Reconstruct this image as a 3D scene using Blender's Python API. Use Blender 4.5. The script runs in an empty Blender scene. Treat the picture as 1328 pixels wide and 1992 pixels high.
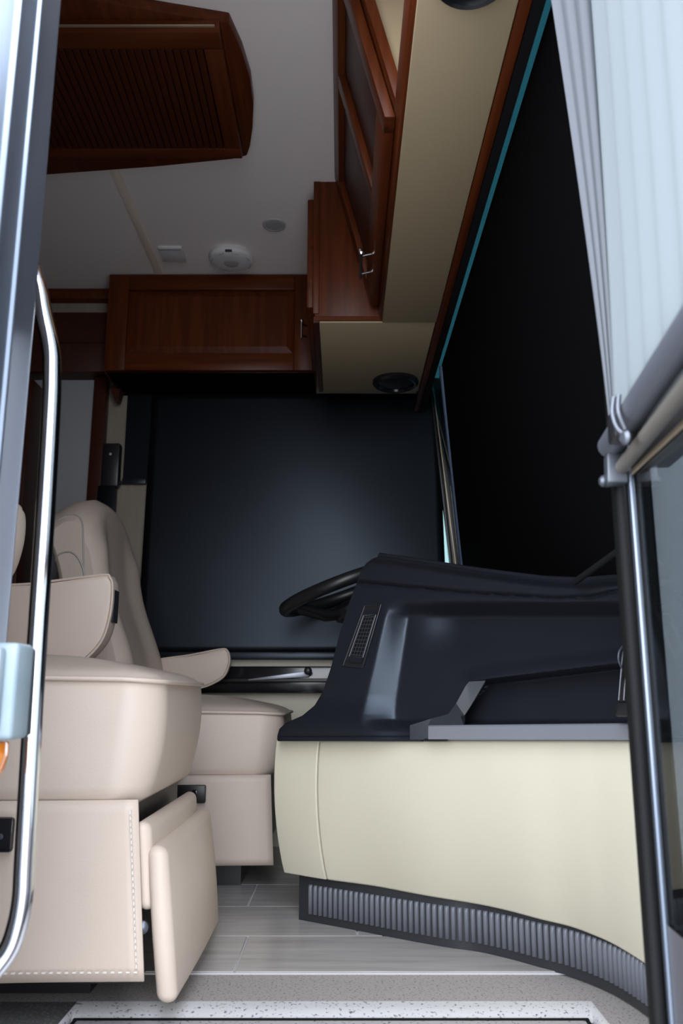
import bpy, bmesh, math, random
from mathutils import Vector, Matrix
random.seed(7)
S = bpy.context.scene
COL = S.collection

# ------------------------------------------------------------------ camera
F_PX, PITCH, EYE = 1620.0, math.radians(12.33), 0.52
CW, CH = 1328, 1992
cam_d = bpy.data.cameras.new('camera'); cam = bpy.data.objects.new('camera', cam_d); COL.objects.link(cam)
cam.location = (0, 0, EYE); cam.rotation_euler = (math.pi/2 + PITCH, 0, 0)
cam_d.sensor_fit = 'VERTICAL'; cam_d.sensor_height = 36; cam_d.sensor_width = 24
cam_d.lens = 36*F_PX/CH; cam_d.clip_start = 0.02
cam_d.dof.use_dof = True; cam_d.dof.focus_distance = 1.9; cam_d.dof.aperture_fstop = 5.6
S.camera = cam

# ------------------------------------------------------------------ daylight
w = bpy.data.worlds.new('overcast_sky'); S.world = w; w.use_nodes = True
wn = w.node_tree.nodes; wl = w.node_tree.links
bg = wn['Background']; bg.inputs['Strength'].default_value = 4.2
geo = wn.new('ShaderNodeTexCoord'); sep = wn.new('ShaderNodeSeparateXYZ'); rmp = wn.new('ShaderNodeValToRGB')
wl.new(geo.outputs['Generated'], sep.inputs[0]); wl.new(sep.outputs['Z'], rmp.inputs[0])
rmp.color_ramp.elements[0].position = 0.0; rmp.color_ramp.elements[0].color = (0.88, 0.90, 0.94, 1)
rmp.color_ramp.elements[1].position = 0.6; rmp.color_ramp.elements[1].color = (0.80, 0.87, 0.97, 1)
wl.new(rmp.outputs[0], bg.inputs['Color'])
pl = bpy.data.lights.new('door_portal', 'AREA'); pl.shape = 'RECTANGLE'; pl.size = 0.72; pl.size_y = 1.95
pl.cycles.is_portal = True
po = bpy.data.objects.new('door_portal', pl); COL.objects.link(po); po.location = (-0.03, 0.86, 0.87)
po.rotation_euler = (math.pi/2, 0, 0)
S.view_settings.view_transform = 'Standard'; S.view_settings.look = 'None'
S.view_settings.gamma = 1; S.view_settings.use_curve_mapping = False
S.view_settings.exposure = 1.08

# ------------------------------------------------------------------ measuring helpers
cT, sT = math.cos(PITCH), math.sin(PITCH)
def ray(px, py):
    a = (px-CW/2)/F_PX; b = (CH/2-py)/F_PX
    return Vector((a, cT-b*sT, sT+b*cT))
def PY(px, py, d):
    r = ray(px, py); k = d/r.y
    return Vector((r.x*k, d, EYE+r.z*k))
def PZ(px, py, z):
    r = ray(px, py); k = (z-EYE)/r.z
    return Vector((r.x*k, r.y*k, z))
def lerp(a, b, t): return a+(b-a)*t
def sst(a, b, x):
    t = max(0.0, min(1.0, (x-a)/(b-a))); return t*t*(3-2*t)
def interp(tab, x):
    if x <= tab[0][0]:
        (x0, y0), (x1, y1) = tab[0], tab[1]
    elif x >= tab[-1][0]:
        (x0, y0), (x1, y1) = tab[-2], tab[-1]
    else:
        for i in range(len(tab)-1):
            if tab[i][0] <= x <= tab[i+1][0]:
                (x0, y0), (x1, y1) = tab[i], tab[i+1]; break
    return y0+(y1-y0)*(x-x0)/(x1-x0)
def smooth_tab(tab, n=8):
    # Catmull-Rom through 2D/3D points
    pts = [Vector(p) for p in tab]; out = []
    for i in range(len(pts)-1):
        p0 = pts[max(i-1, 0)]; p1 = pts[i]; p2 = pts[i+1]; p3 = pts[min(i+2, len(pts)-1)]
        for k in range(n):
            t = k/n
            out.append(0.5*((2*p1)+(p2-p0)*t+(2*p0-5*p1+4*p2-p3)*t*t+(3*p1-p0-3*p2+p3)*t**3))
    out.append(pts[-1]); return out

# ------------------------------------------------------------------ materials
MATS = {}
def mat(name, col, rough=0.5, metal=0.0, noise=None, bump=None, coat=0.0, spec=0.5, trans=0.0):
    """noise=(scale(x,y,z), colour2, detail, lo, hi)   bump=(scale, strength)"""
    m = bpy.data.materials.new(name); m.use_nodes = True; MATS[name] = m
    n = m.node_tree.nodes; l = m.node_tree.links; b = n['Principled BSDF']
    b.inputs['Base Color'].default_value = (*col, 1); b.inputs['Roughness'].default_value = rough
    b.inputs['Metallic'].default_value = metal; b.inputs['Specular IOR Level'].default_value = spec
    if coat: b.inputs['Coat Weight'].default_value = coat; b.inputs['Coat Roughness'].default_value = 0.15
    tc = n.new('ShaderNodeTexCoord')
    if noise:
        mp = n.new('ShaderNodeMapping'); mp.inputs['Scale'].default_value = noise[0]
        l.new(tc.outputs['Object'], mp.inputs['Vector'])
        tx = n.new('ShaderNodeTexNoise'); tx.inputs['Scale'].default_value = 1.0; tx.inputs['Detail'].default_value = noise[2]
        l.new(mp.outputs[0], tx.inputs['Vector'])
        r = n.new('ShaderNodeValToRGB'); r.color_ramp.elements[0].position = noise[3]; r.color_ramp.elements[1].position = noise[4]
        r.color_ramp.elements[0].color = (*col, 1); r.color_ramp.elements[1].color = (*noise[1], 1)
        l.new(tx.outputs['Fac'], r.inputs[0]); l.new(r.outputs[0], b.inputs['Base Color'])
    if bump:
        t2 = n.new('ShaderNodeTexNoise'); t2.inputs['Scale'].default_value = bump[0]; t2.inputs['Detail'].default_value = 3
        l.new(tc.outputs['Object'], t2.inputs['Vector'])
        bp = n.new('ShaderNodeBump'); bp.inputs['Strength'].default_value = bump[1]; bp.inputs['Distance'].default_value = 0.002
        l.new(t2.outputs['Fac'], bp.inputs['Height']); l.new(bp.outputs[0], b.inputs['Normal'])
    return m
C1, C2 = (0.066, 0.0135, 0.0036), (0.112, 0.026, 0.0066)
mat('wood_x', C1, 0.35, noise=((3, 55, 55), C2, 4, .35, .7), spec=.16)
mat('wood_y', C1, 0.35, noise=((55, 3, 55), C2, 4, .35, .7), spec=.16)
mat('wood_z', C1, 0.35, noise=((50, 50, 3), C2, 4, .35, .7), spec=.16)
mat('wood_slat', (0.040, 0.0085, 0.003), 0.5, noise=((55, 3, 55), (0.062, 0.0145, 0.0045), 4, .35, .7), spec=.1)
mat('wood_dark', (0.040, 0.009, 0.004), 0.4, noise=((55, 3, 55), (0.06, 0.015, 0.006), 4, .35, .7), spec=.3)
mat('leather', (0.61, 0.50, 0.425), 0.5, noise=((6, 6, 6), (0.65, 0.54, 0.46), 3, .3, .7), bump=(260, .12))
mat('leather_shadow', (0.40, 0.345, 0.31), 0.55, bump=(260, .12))
mat('leather_tint', (0.44, 0.40, 0.37), 0.5, bump=(240, .12))
mat('stitch', (0.78, 0.72, 0.66), 0.8)
mat('cream', (0.60, 0.56, 0.44), 0.42, noise=((5, 5, 5), (0.62, 0.58, 0.46), 2, .3, .7), bump=(320, .05))
mat('vinyl_beige', (0.37, 0.285, 0.175), 0.6, bump=(300, .08))
mat('wall_tan', (0.25, 0.21, 0.165), 0.7, noise=((60, 60, 6), (0.28, 0.24, 0.19), 3, .3, .7))
mat('wall_grey', (0.36, 0.36, 0.38), 0.7)
mat('ceiling_cloth', (0.86, 0.775, 0.745), 0.9, bump=(400, .08))
mat('seam', (0.90, 0.76, 0.64), 0.7)
mat('white_plastic', (0.72, 0.70, 0.70), 0.45)
mat('grey_plastic', (0.45, 0.42, 0.42), 0.5)
mat('dash_black', (0.010, 0.011, 0.015), 0.36, bump=(600, .06))
mat('black_plastic', (0.012, 0.012, 0.014), 0.38)
mat('black_gloss', (0.010, 0.010, 0.012), 0.15)
mat('kick_black', (0.022, 0.024, 0.028), 0.45)
mat('louver_grey', (0.13, 0.14, 0.165), 0.4)
mat('shade_black', (0.004, 0.0042, 0.0055), 0.36, noise=((3, 3, 3), (0.005, 0.0053, 0.007), 2, .3, .7), spec=.34)
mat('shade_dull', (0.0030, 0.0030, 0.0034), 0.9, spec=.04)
mat('shade_edge', (0.10, 0.14, 0.24), 0.6)
mat('rubber', (0.010, 0.010, 0.011), 0.7, spec=.1)
mat('chrome', (0.80, 0.80, 0.83), 0.08, metal=1.0)
mat('aluminium', (0.20, 0.235, 0.30), 0.30, metal=.8)
mat('silver_trim', (0.33, 0.35, 0.40), 0.38, metal=0.6)
mat('brass_bead', (0.45, 0.36, 0.26), 0.4, metal=0.6)
mat('bumper_grey', (0.20, 0.26, 0.30), 0.5, noise=((20, 20, 20), (0.25, 0.31, 0.35), 3, .3, .7))
mat('amber', (0.85, 0.24, 0.01), 0.2, coat=.5)
mat('steel', (0.12, 0.13, 0.155), 0.38, metal=.7)
mat('plank_a', (0.34, 0.325, 0.32), 0.25, noise=((4, 40, 8), (0.46, 0.44, 0.43), 5, .3, .72))
mat('plank_b', (0.33, 0.31, 0.305), 0.25, noise=((4, 40, 8), (0.45, 0.425, 0.415), 5, .3, .72))
mat('grout', (0.52, 0.51, 0.52), 0.7)
mat('speckle', (0.36, 0.33, 0.32), 0.7, noise=((230, 230, 230), (0.12, 0.115, 0.12), 2, .56, .70))
mat('speckle_lit', (0.56, 0.55, 0.56), 0.6, noise=((170, 170, 170), (0.12, 0.12, 0.14), 2, .60, .70))  # paler copy of the floor speckle, direct daylight put into the colour
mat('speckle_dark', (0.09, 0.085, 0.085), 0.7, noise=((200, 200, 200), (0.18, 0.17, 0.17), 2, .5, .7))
mat('body_paint', (0.42, 0.44, 0.47), 0.3)
mat('door_dark', (0.075, 0.07, 0.075), 0.35)
mat('post_black', (0.005, 0.005, 0.005), 0.6, spec=.08)
mat('hem_grey', (0.085, 0.092, 0.112), 0.45, metal=.2)
mat('dash_lightened', (0.03, 0.033, 0.04), 0.4)  # dash black lightened; on the bracket it stands in for reflected light
mat('rail_grey', (0.10, 0.092, 0.082), 0.5)
mat('asphalt', (0.27, 0.265, 0.26), 0.9, noise=((30, 30, 30), (0.34, 0.335, 0.33), 4, .3, .7))

def glass(name, tint, gloss=0.12, rough=0.03):
    m = bpy.data.materials.new(name); m.use_nodes = True; MATS[name] = m
    n = m.node_tree.nodes; l = m.node_tree.links; n.remove(n['Principled BSDF'])
    t = n.new('ShaderNodeBsdfTransparent'); t.inputs[0].default_value = (*tint, 1)
    g = n.new('ShaderNodeBsdfGlossy'); g.inputs['Roughness'].default_value = rough
    fr = n.new('ShaderNodeLayerWeight'); fr.inputs['Blend'].default_value = gloss
    pw = n.new('ShaderNodeMath'); pw.operation = 'POWER'; pw.inputs[1].default_value = 4; l.new(fr.outputs['Facing'], pw.inputs[0])
    ml = n.new('ShaderNodeMath'); ml.operation = 'MULTIPLY_ADD'; ml.inputs[1].default_value = .5; ml.inputs[2].default_value = .03; l.new(pw.outputs[0], ml.inputs[0])
    fr.inputs['Blend'].default_value = .5
    mx = n.new('ShaderNodeMixShader'); l.new(ml.outputs[0], mx.inputs[0]); l.new(t.outputs[0], mx.inputs[1]); l.new(g.outputs[0], mx.inputs[2])
    l.new(mx.outputs[0], n['Material Output'].inputs['Surface']); return m
glass('glass_teal', (0.048, 0.115, 0.128))
glass('glass_side', (0.26, 0.33, 0.33))
glass('glass_door', (0.35, 0.375, 0.385), 0.2)
glass('glass_clear', (0.9, 0.93, 0.94))
def cloth_translucent(name, col, tr):
    m = bpy.data.materials.new(name); m.use_nodes = True; MATS[name] = m
    n = m.node_tree.nodes; l = m.node_tree.links; n.remove(n['Principled BSDF'])
    d = n.new('ShaderNodeBsdfDiffuse'); d.inputs[0].default_value = (*col, 1)
    t = n.new('ShaderNodeBsdfTranslucent'); t.inputs[0].default_value = (*tr, 1)
    mx = n.new('ShaderNodeMixShader'); mx.inputs[0].default_value = 0.5
    l.new(d.outputs[0], mx.inputs[1]); l.new(t.outputs[0], mx.inputs[2]); l.new(mx.outputs[0], n['Material Output'].inputs['Surface'])
cloth_translucent('shade_cloth', (0.235, 0.262, 0.28), (0.145, 0.158, 0.166))
cloth_translucent('shade_film', (0.25, 0.265, 0.30), (0.085, 0.09, 0.10))

for q_ in ('shade_black', 'dash_black'):
    MATS[q_].node_tree.nodes['Principled BSDF'].inputs['Specular Tint'].default_value = (.68, .82, 1, 1)  # bluish sky reflection put into the specular colour

# ------------------------------------------------------------------ mesh helpers
def make(name, verts, faces, m, parent=None, smooth=False, angle=None):
    me = bpy.data.meshes.new(name); me.from_pydata([tuple(v) for v in verts], [], faces); me.update()
    return link(name, me, m, parent, smooth, angle)
def link(name, me, m, parent=None, smooth=False, angle=None):
    if m is not None and not me.materials: me.materials.append(MATS[m])
    if smooth or angle:
        for p in me.polygons: p.use_smooth = True
        if angle: me.set_sharp_from_angle(angle=math.radians(angle))
    o = bpy.data.objects.new(name, me); COL.objects.link(o)
    if parent: adopt(o, parent)
    return o
def adopt(o, parent):
    o.parent = parent; o.matrix_parent_inverse = world_of(parent).inverted()
def world_of(o):
    mt = o.matrix_basis.copy()
    if o.parent: mt = world_of(o.parent) @ o.matrix_parent_inverse @ mt
    return mt
def from_bm(name, bm, m, parent=None, smooth=False, angle=None):
    bmesh.ops.recalc_face_normals(bm, faces=bm.faces)
    me = bpy.data.meshes.new(name); bm.to_mesh(me); bm.free()
    return link(name, me, m, parent, smooth, angle)
def box(name, x0, x1, y0, y1, z0, z1, m, parent=None, bev=0.0, seg=2):
    bm = bmesh.new(); bm_box(bm, x0, x1, y0, y1, z0, z1)
    if bev: bmesh.ops.bevel(bm, geom=bm.edges[:], offset=bev, segments=seg, affect='EDGES', profile=.5)
    return from_bm(name, bm, m, parent, angle=40 if bev else None)
def bm_box(bm, x0, x1, y0, y1, z0, z1):
    c = [(x0,y0,z0),(x1,y0,z0),(x1,y1,z0),(x0,y1,z0),(x0,y0,z1),(x1,y0,z1),(x1,y1,z1),(x0,y1,z1)]
    v = [bm.verts.new(p) for p in c]
    for f in ((0,3,2,1),(4,5,6,7),(0,1,5,4),(1,2,6,5),(2,3,7,6),(3,0,4,7)): bm.faces.new([v[i] for i in f])
    return v
def bm_hexa(bm, c):
    v = [bm.verts.new(p) for p in c]
    for f in ((0,3,2,1),(4,5,6,7),(0,1,5,4),(1,2,6,5),(2,3,7,6),(3,0,4,7)): bm.faces.new([v[i] for i in f])
def hexa(name, c, m, parent=None, bev=0.0):
    bm = bmesh.new(); bm_hexa(bm, c)
    if bev:
        bmesh.ops.recalc_face_normals(bm, faces=bm.faces)
        bmesh.ops.bevel(bm, geom=bm.edges[:], offset=bev, segments=2, affect='EDGES', profile=.5)
    return from_bm(name, bm, m, parent, angle=40 if bev else None)
def prism(name, poly, vec, m, parent=None, bev=0.0, smooth_angle=40):
    bm = bmesh.new(); vec = Vector(vec)
    a = [bm.verts.new(p) for p in poly]; b = [bm.verts.new(Vector(p)+vec) for p in poly]
    bm.faces.new(a); bm.faces.new(b[::-1]); n = len(poly)
    for i in range(n): bm.faces.new((a[i], b[i], b[(i+1) % n], a[(i+1) % n]))
    if bev:
        bmesh.ops.recalc_face_normals(bm, faces=bm.faces)
        bmesh.ops.bevel(bm, geom=bm.edges[:], offset=bev, segments=2, affect='EDGES', profile=.5)
    return from_bm(name, bm, m, parent, angle=smooth_angle)
def bm_tube(bm, pts, r, seg=12, cap=True):
    pts = [Vector(p) for p in pts]; rings = []; n = len(pts)
    up = Vector((0, 0, 1)); prev = None
    for i, p in enumerate(pts):
        t = (pts[min(i+1, n-1)]-pts[max(i-1, 0)]).normalized()
        if prev is None:
            a = t.cross(up if abs(t.dot(up)) < .9 else Vector((1, 0, 0))).normalized()
        else:
            a = (prev-t*prev.dot(t)).normalized()
        prev = a; b = t.cross(a); rr = r[i] if isinstance(r, (list, tuple)) else r
        rings.append([bm.verts.new(p+a*rr*math.cos(2*math.pi*k/seg)+b*rr*math.sin(2*math.pi*k/seg)) for k in range(seg)])
    for i in range(n-1):
        for k in range(seg):
            bm.faces.new((rings[i][k], rings[i][(k+1) % seg], rings[i+1][(k+1) % seg], rings[i+1][k]))
    if cap: bm.faces.new(rings[0][::-1]); bm.faces.new(rings[-1])
def tube(name, pts, r, m, parent=None, seg=12):
    bm = bmesh.new(); bm_tube(bm, pts, r, seg); return from_bm(name, bm, m, parent, angle=50)
def lathe(name, prof, centre, axis, m, parent=None, seg=32):
    """prof = [(radius, height along axis)]"""
    ax = Vector(axis).normalized(); a = ax.orthogonal().normalized(); b = ax.cross(a); c = Vector(centre)
    bm = bmesh.new(); rings = []
    for r, h in prof:
        rings.append([bm.verts.new(c+ax*h+(a*math.cos(2*math.pi*k/seg)+b*math.sin(2*math.pi*k/seg))*max(r, 1e-5)) for k in range(seg)])
    for i in range(len(rings)-1):
        for k in range(seg): bm.faces.new((rings[i][k], rings[i][(k+1) % seg], rings[i+1][(k+1) % seg], rings[i+1][k]))
    bm.faces.new(rings[0][::-1]); bm.faces.new(rings[-1])
    return from_bm(name, bm, m, parent, angle=40)
def grid_faces(nu, nv, off=0, flip=False):
    f = []
    for i in range(nu-1):
        for j in range(nv-1):
            q = (off+i*nv+j, off+(i+1)*nv+j, off+(i+1)*nv+j+1, off+i*nv+j+1)
            f.append(q[::-1] if flip else q)
    return f
def soft_box(name, x0, x1, y0, y1, z0, z1, r, m, parent=None, fn=None, flat=5, cs=4):
    """rounded cushion block; fn(unit coords -1..1, point) -> point"""
    h = Vector(((x1-x0)/2, (y1-y0)/2, (z1-z0)/2)); c = Vector(((x0+x1)/2, (y0+y1)/2, (z0+z1)/2))
    def axis(hh):
        rr = min(r, hh*.999); inner = hh-rr
        lo = [-inner-rr*math.tan(math.radians(45*(cs-i)/cs)) for i in range(cs)]
        mid = [-inner+2*inner*i/flat for i in range(flat+1)]
        hi = [inner+rr*math.tan(math.radians(45*(i+1)/cs)) for i in range(cs)]
        return lo+mid+hi
    A = [axis(h[i]) for i in range(3)]
    bm = bmesh.new(); cache = {}
    def vert(i, j, k):
        key = (i, j, k)
        if key not in cache:
            p = Vector((A[0][i], A[1][j], A[2][k]))
            inn = Vector([max(-(h[q]-min(r, h[q]*.999)), min(h[q]-min(r, h[q]*.999), p[q])) for q in range(3)])
            dv = p-inn
            if dv.length > 1e-9:
                dn = dv.normalized(); p = inn+Vector([dn[q]*min(r, h[q]*.999) for q in range(3)])
            u = Vector((p[0]/h[0], p[1]/h[1], p[2]/h[2])); p = p+c
            if fn: p = fn(u, p)
            cache[key] = bm.verts.new(p)
        return cache[key]
    n = [len(a) for a in A]
    for ax in range(3):
        o1, o2 = (ax+1) % 3, (ax+2) % 3
        for end in (0, n[ax]-1):
            for a in range(n[o1]-1):
                for b in range(n[o2]-1):
                    q = []
                    for da, db in ((0, 0), (1, 0), (1, 1), (0, 1)):
                        idx = [0, 0, 0]; idx[ax] = end; idx[o1] = a+da; idx[o2] = b+db; q.append(vert(*idx))
                    bm.faces.new(q)
    return from_bm(name, bm, m, parent, smooth=True)

def thing(name, label, cat, loc, group=None):
    o = bpy.data.objects.new(name, None); COL.objects.link(o); o.location = loc; o.empty_display_size = .1
    o['label'] = label; o['category'] = cat
    if group: o['group'] = group
    return o
def tag(o, label, cat, group=None):
    o['label'] = label; o['category'] = cat
    if group: o['group'] = group
    return o
def struct(o, label=None, cat=None):
    o['kind'] = 'structure'
    if label: o['label'] = label
    if cat: o['category'] = cat
    return o

# ================================================================== SETTING
CEIL = 2.05
NEAR0, NEAR1 = 0.84, 0.95          # the entry-side wall (outer, inner face)
FAR = 3.08                         # driver-side wall inner face
JL, JR = -0.378, 0.335             # door opening
STEP_Y, STEP_X0, STEP_X1 = 1.600, -0.500, 0.465

struct(box('ground', -12, 12, -14, 12, -1.12, -1.0, 'asphalt'), 'grey asphalt ground outside the entry door', 'ground')

# floor: sub-floor, speckled border, planks with grout joints
fl = struct(box('floor', -2.8, 0.75, STEP_Y, 3.2, -0.06, -0.004, 'speckle'), 'speckled grey floor border with wood-look planks beyond', 'floor')
box('floor_border', -2.8, STEP_X0+.040, NEAR1, STEP_Y, -0.06, -0.004, 'speckle_dark', fl)  # darker speckle on this side: the seat's shadow put into the colour
box('floor_border', STEP_X1-.030, 0.75, NEAR1, STEP_Y, -0.06, -0.004, 'speckle', fl)
# rounded nosing round the step recess
bmn = bmesh.new()
XN0, XN1 = STEP_X0+.040, STEP_X1-.030
path = [((XN0, .96, 0), (.12, 0)), ((XN0, STEP_Y, 0), (.12, -1)), ((XN1, STEP_Y, 0), (-.25, -1)), ((XN1, .96, 0), (-.25, 0))]
prof = [(-0.002, -0.0036), (0.010, -0.0044), (0.022, -0.0066), (0.034, -0.0102), (0.044, -0.0145), (0.050, -0.022), (0.050, -0.045), (-0.002, -0.045)]
rings = []
for p, d_ in path:
    rings.append([bmn.verts.new(Vector(p)+Vector((d_[0], d_[1], 0))*q[0]+Vector((0, 0, q[1]))) for q in prof])
for i in range(len(rings)-1):
    for k in range(len(prof)):
        bmn.faces.new((rings[i][k], rings[i][(k+1) % len(prof)], rings[i+1][(k+1) % len(prof)], rings[i+1][k]))
bmn.faces.new(rings[0]); bmn.faces.new(rings[-1])
from_bm('step_nosing', bmn, 'speckle_lit', fl, angle=40)
joints = [1.745, 1.985, 2.245, 2.49, 2.74, 2.99, 3.19]
gl = box('grout_bed', -2.7, 0.72, 1.7435, 3.19, -0.004, -0.0012, 'grout', fl)
cross = {0: [-1.55, -0.62, -0.205, 0.45], 1: [-1.2, -0.7, 0.035, 0.6], 2: [-1.6, -0.95, -0.235, 0.30], 3: [-1.3, -0.5, 0.2], 4: [-1.7, -0.8, -0.1], 5: [-1.2, -0.3]}
pk = 0
for r in range(6):
    xs = [-2.7]+cross[r]+[0.72]
    for i in range(len(xs)-1):
        sl = -.03 if r == 0 else 0
        box('plank', xs[i]+.002, xs[i+1]-.002, joints[r]+.0022, joints[r+1]-.0022, -0.003, 0.0012, 'plank_a' if (pk % 3) else 'plank_b', fl, bev=.0008, seg=1); pk += 1

# step cover in the recess, with its black gasket line
sc_ = thing('step_cover', 'pale speckled step cover panel with a thin black gasket in the doorway', 'step cover', (0, 1.2, -0.06))
box('panel', STEP_X0+.0575, STEP_X1-.0575, 0.99, STEP_Y-.0595, -0.05, -0.0125, 'speckle_lit', sc_, bev=.002)
bm = bmesh.new()
bm_box(bm, STEP_X0+.0505, STEP_X1-.0505, STEP_Y-.0595, STEP_Y-.0505, -0.05, -0.0120)
bm_box(bm, STEP_X0+.0505, STEP_X0+.0575, 0.99, STEP_Y-.0575, -0.05, -0.0135)
bm_box(bm, STEP_X1-.0575, STEP_X1-.0505, 0.99, STEP_Y-.0575, -0.05, -0.0135)
from_bm('gasket', bm, 'rubber', sc_)
struct(box('floor_step_bed', STEP_X0-.02, STEP_X1+.02, NEAR0, STEP_Y+.02, -0.10, -0.052, 'speckle_dark'), 'dark recessed bed beneath the step cover', 'floor')

# ceiling with the seam strip
ce = struct(box('ceiling', -2.8, 0.345, NEAR0, 3.2, CEIL, CEIL+.06, 'ceiling_cloth'), 'pale grey fabric ceiling', 'ceiling')
pa, pb = PZ(228, 338, CEIL), PZ(305, 525, CEIL)
sx = (pa.x+pb.x)/2
box('seam_strip', sx-.014, sx+.014, 1.0, 3.05, CEIL-.006, CEIL+.002, 'seam', ce, bev=.002)

# entry wall with the door opening
wn_ = struct(box('wall_entry', -2.8, JL-.012, NEAR0+.005, NEAR1, -0.9, CEIL+.06, 'body_paint'), 'entry side wall around the doorway', 'wall')
box('header', JL-.012, JR+.02, NEAR0+.005, NEAR1, 1.84, CEIL+.06, 'body_paint', wn_)
box('front_post', JR+.026, 0.75, .941, NEAR1, -0.9, 1.62, 'body_paint', wn_)
box('sill_wall', JL-.012, JR+.02, NEAR0+.005, NEAR1, -0.9, -0.06, 'body_paint', wn_)
# driver side wall: tan, with a window opening hidden behind the black shade
WX0, WX1, WZ0, WZ1 = -0.60, 0.56, 0.74, 1.62
wf = struct(box('wall_driver', -2.8, WX0, FAR, 3.2, -0.06, CEIL+.06, 'wall_tan'), 'tan textured wall on the driver side', 'wall')
box('wall_below_window', WX0, 0.75, FAR, 3.2, -0.06, WZ0, 'cream', wf)
box('wall_above_window', WX0, 0.345, FAR, 3.2, WZ1, CEIL+.06, 'wall_tan', wf)
wd1 = struct(box('window_1', WX0, WX1, 3.15, 3.156, WZ0, WZ1, 'glass_side'), 'tinted driver side window glass', 'window')
box('window_frame', WX1, 0.75, FAR+.02, 3.2, WZ0, WZ1, 'black_plastic', wd1)
struct(box('wall_back', -2.86, -2.8, NEAR0, 3.2, -0.06, CEIL+.06, 'wood_dark'), 'dark wood bulkhead at the rear', 'wall')

# windshield: sloping teal glass, front wall under it
def wsx(z): return 0.352+(1.62-z)*0.155
gz0, gz1 = 0.55, 1.72
ws = struct(make('window_2', [(wsx(gz0)+.055, NEAR1-.01, gz0), (wsx(gz0), 3.2, gz0), (wsx(gz1), 3.2, gz1), (wsx(gz1), NEAR1-.01, gz1)], [(0, 1, 2, 3)], 'glass_teal'), 'teal tinted windshield glass', 'window')
sol = ws.modifiers.new('thick', 'SOLIDIFY'); sol.thickness = .006
wfr = struct(box('wall_front', 0.60, 0.75, NEAR0, 3.2, -0.06, .75, 'body_paint'), 'front wall below the windshield', 'wall')

box('front_cap', .318, .345, NEAR0, 3.2, 1.70, CEIL, 'body_paint', wfr)
box('leak_filler', .562, .62, NEAR0, 3.2, .685, .70, 'body_paint', wfr)  # unseen filler, added to close a light leak under the windshield

# ================================================================== SEATS
def build_seat(seat, dims):
    """dims: xf front x, y0,y1 near/far, zs skirt bottom, zc cushion bottom, zp piping, zt crown"""
    xf, y0, y1, zs, zc, zp, zt, xb = (dims[k] for k in ('xf', 'y0', 'y1', 'zs', 'zc', 'zp', 'zt', 'xb'))
    ym = (y0+y1)/2
    def cz_(x, y):
        ux = max(0.0, (x-(xb+.1))/(xf-xb-.1)); uy = abs((y-ym)/((y1-y0)/2))
        return (1-min(1, uy)**2.8)*(1-min(1, ux)**3.0)
    R0 = .07; nr, na = 14, 72; V = []
    def outline(k, ins):
        # rounded rectangle outline point, inset
        x0_, x1_, ya_, yb_ = xb+.02+ins, xf+.006-ins, y0-.004+ins, y1+.004-ins; R_ = max(R0-ins, .012)
        per = []
        for cx_, cy_, a0 in ((x1_-R_, ya_+R_, -90), (x1_-R_, yb_-R_, 0), (x0_+R_, yb_-R_, 90), (x0_+R_, ya_+R_, 180)):
            for q in range(18):
                t = math.radians(a0+90*q/17); per.append((cx_+R_*math.cos(t), cy_+R_*math.sin(t)))
        return per[k]
    VB = []; lv = 12
    for i in range(lv):
        t = i/(lv-1); z = lerp(zc, zp-.001, t)
        ins = .002-.010*math.sin(math.pi*min(1, t*.96+.04))**.9+(.030*(1-t/.12)**2 if t < .12 else 0)
        for k in range(na):
            x, y = outline(k, ins); f_ = max(0, (x-xb)/(xf-xb))
            x -= .026*(1-t)**1.6*f_**3
            VB.append((x, y, z-.011*f_**4*t))
    FB = []
    for i in range(lv-1):
        for k in range(na): FB.append((i*na+k, i*na+(k+1) % na, (i+1)*na+(k+1) % na, (i+1)*na+k))
    FB.append(tuple(range(na))[::-1])
    make('cushion_body', VB, FB, 'leather', seat, smooth=True)
    for i in range(nr):
        t = i/(nr-1); ins = t*.21
        for k in range(na):
            x, y = outline(k, ins)
            edge = math.sqrt(max(0, 1-(1-min(1, ins/.07))**2))
            z = zp-.011*max(0, (x-xb)/(xf-xb))**4+(zt-zp)*(.30*edge+.70*cz_(x, y)*min(1, edge*1.3))
            V.append((x, y, z))
    F = []
    for i in range(nr-1):
        for k in range(na): F.append((i*na+k, i*na+(k+1) % na, (i+1)*na+(k+1) % na, (i+1)*na+k))
    F.append(tuple((nr-1)*na+k for k in range(na)))
    make('cushion_top', V, F, 'leather', seat, smooth=True)
    pts = []
    R = .07
    for a in range(0, 91, 15):
        t = math.radians(a); pts.append((xf+.008-R+R*math.sin(t), y0-.008+R-R*math.cos(t)))
    for a in range(90, 181, 15):
        t = math.radians(a); pts.append((xf+.008-R+R*math.sin(t), y1+.008-R-R*math.cos(t)))
    pts = [(xb+.05, y0-.008)]+pts+[(xb+.05, y1+.008)]
    tube('piping', [(x, y, zp-.011*max(0, (x-xb)/(xf-xb))**4) for x, y in pts], .0045, 'leather', seat, 8)
    return ym

PAS = dict(xf=-0.325, y0=1.50, y1=2.00, zs=.062, zc=.325, zp=.553, zt=.605, xb=-0.95)
ps = thing('captain_chair', 'large beige leather passenger seat with a folded footrest, nearest the doorway', 'seat', (-.62, 1.75, 0), 'captain seats in the cab')
build_seat(ps, PAS)
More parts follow.
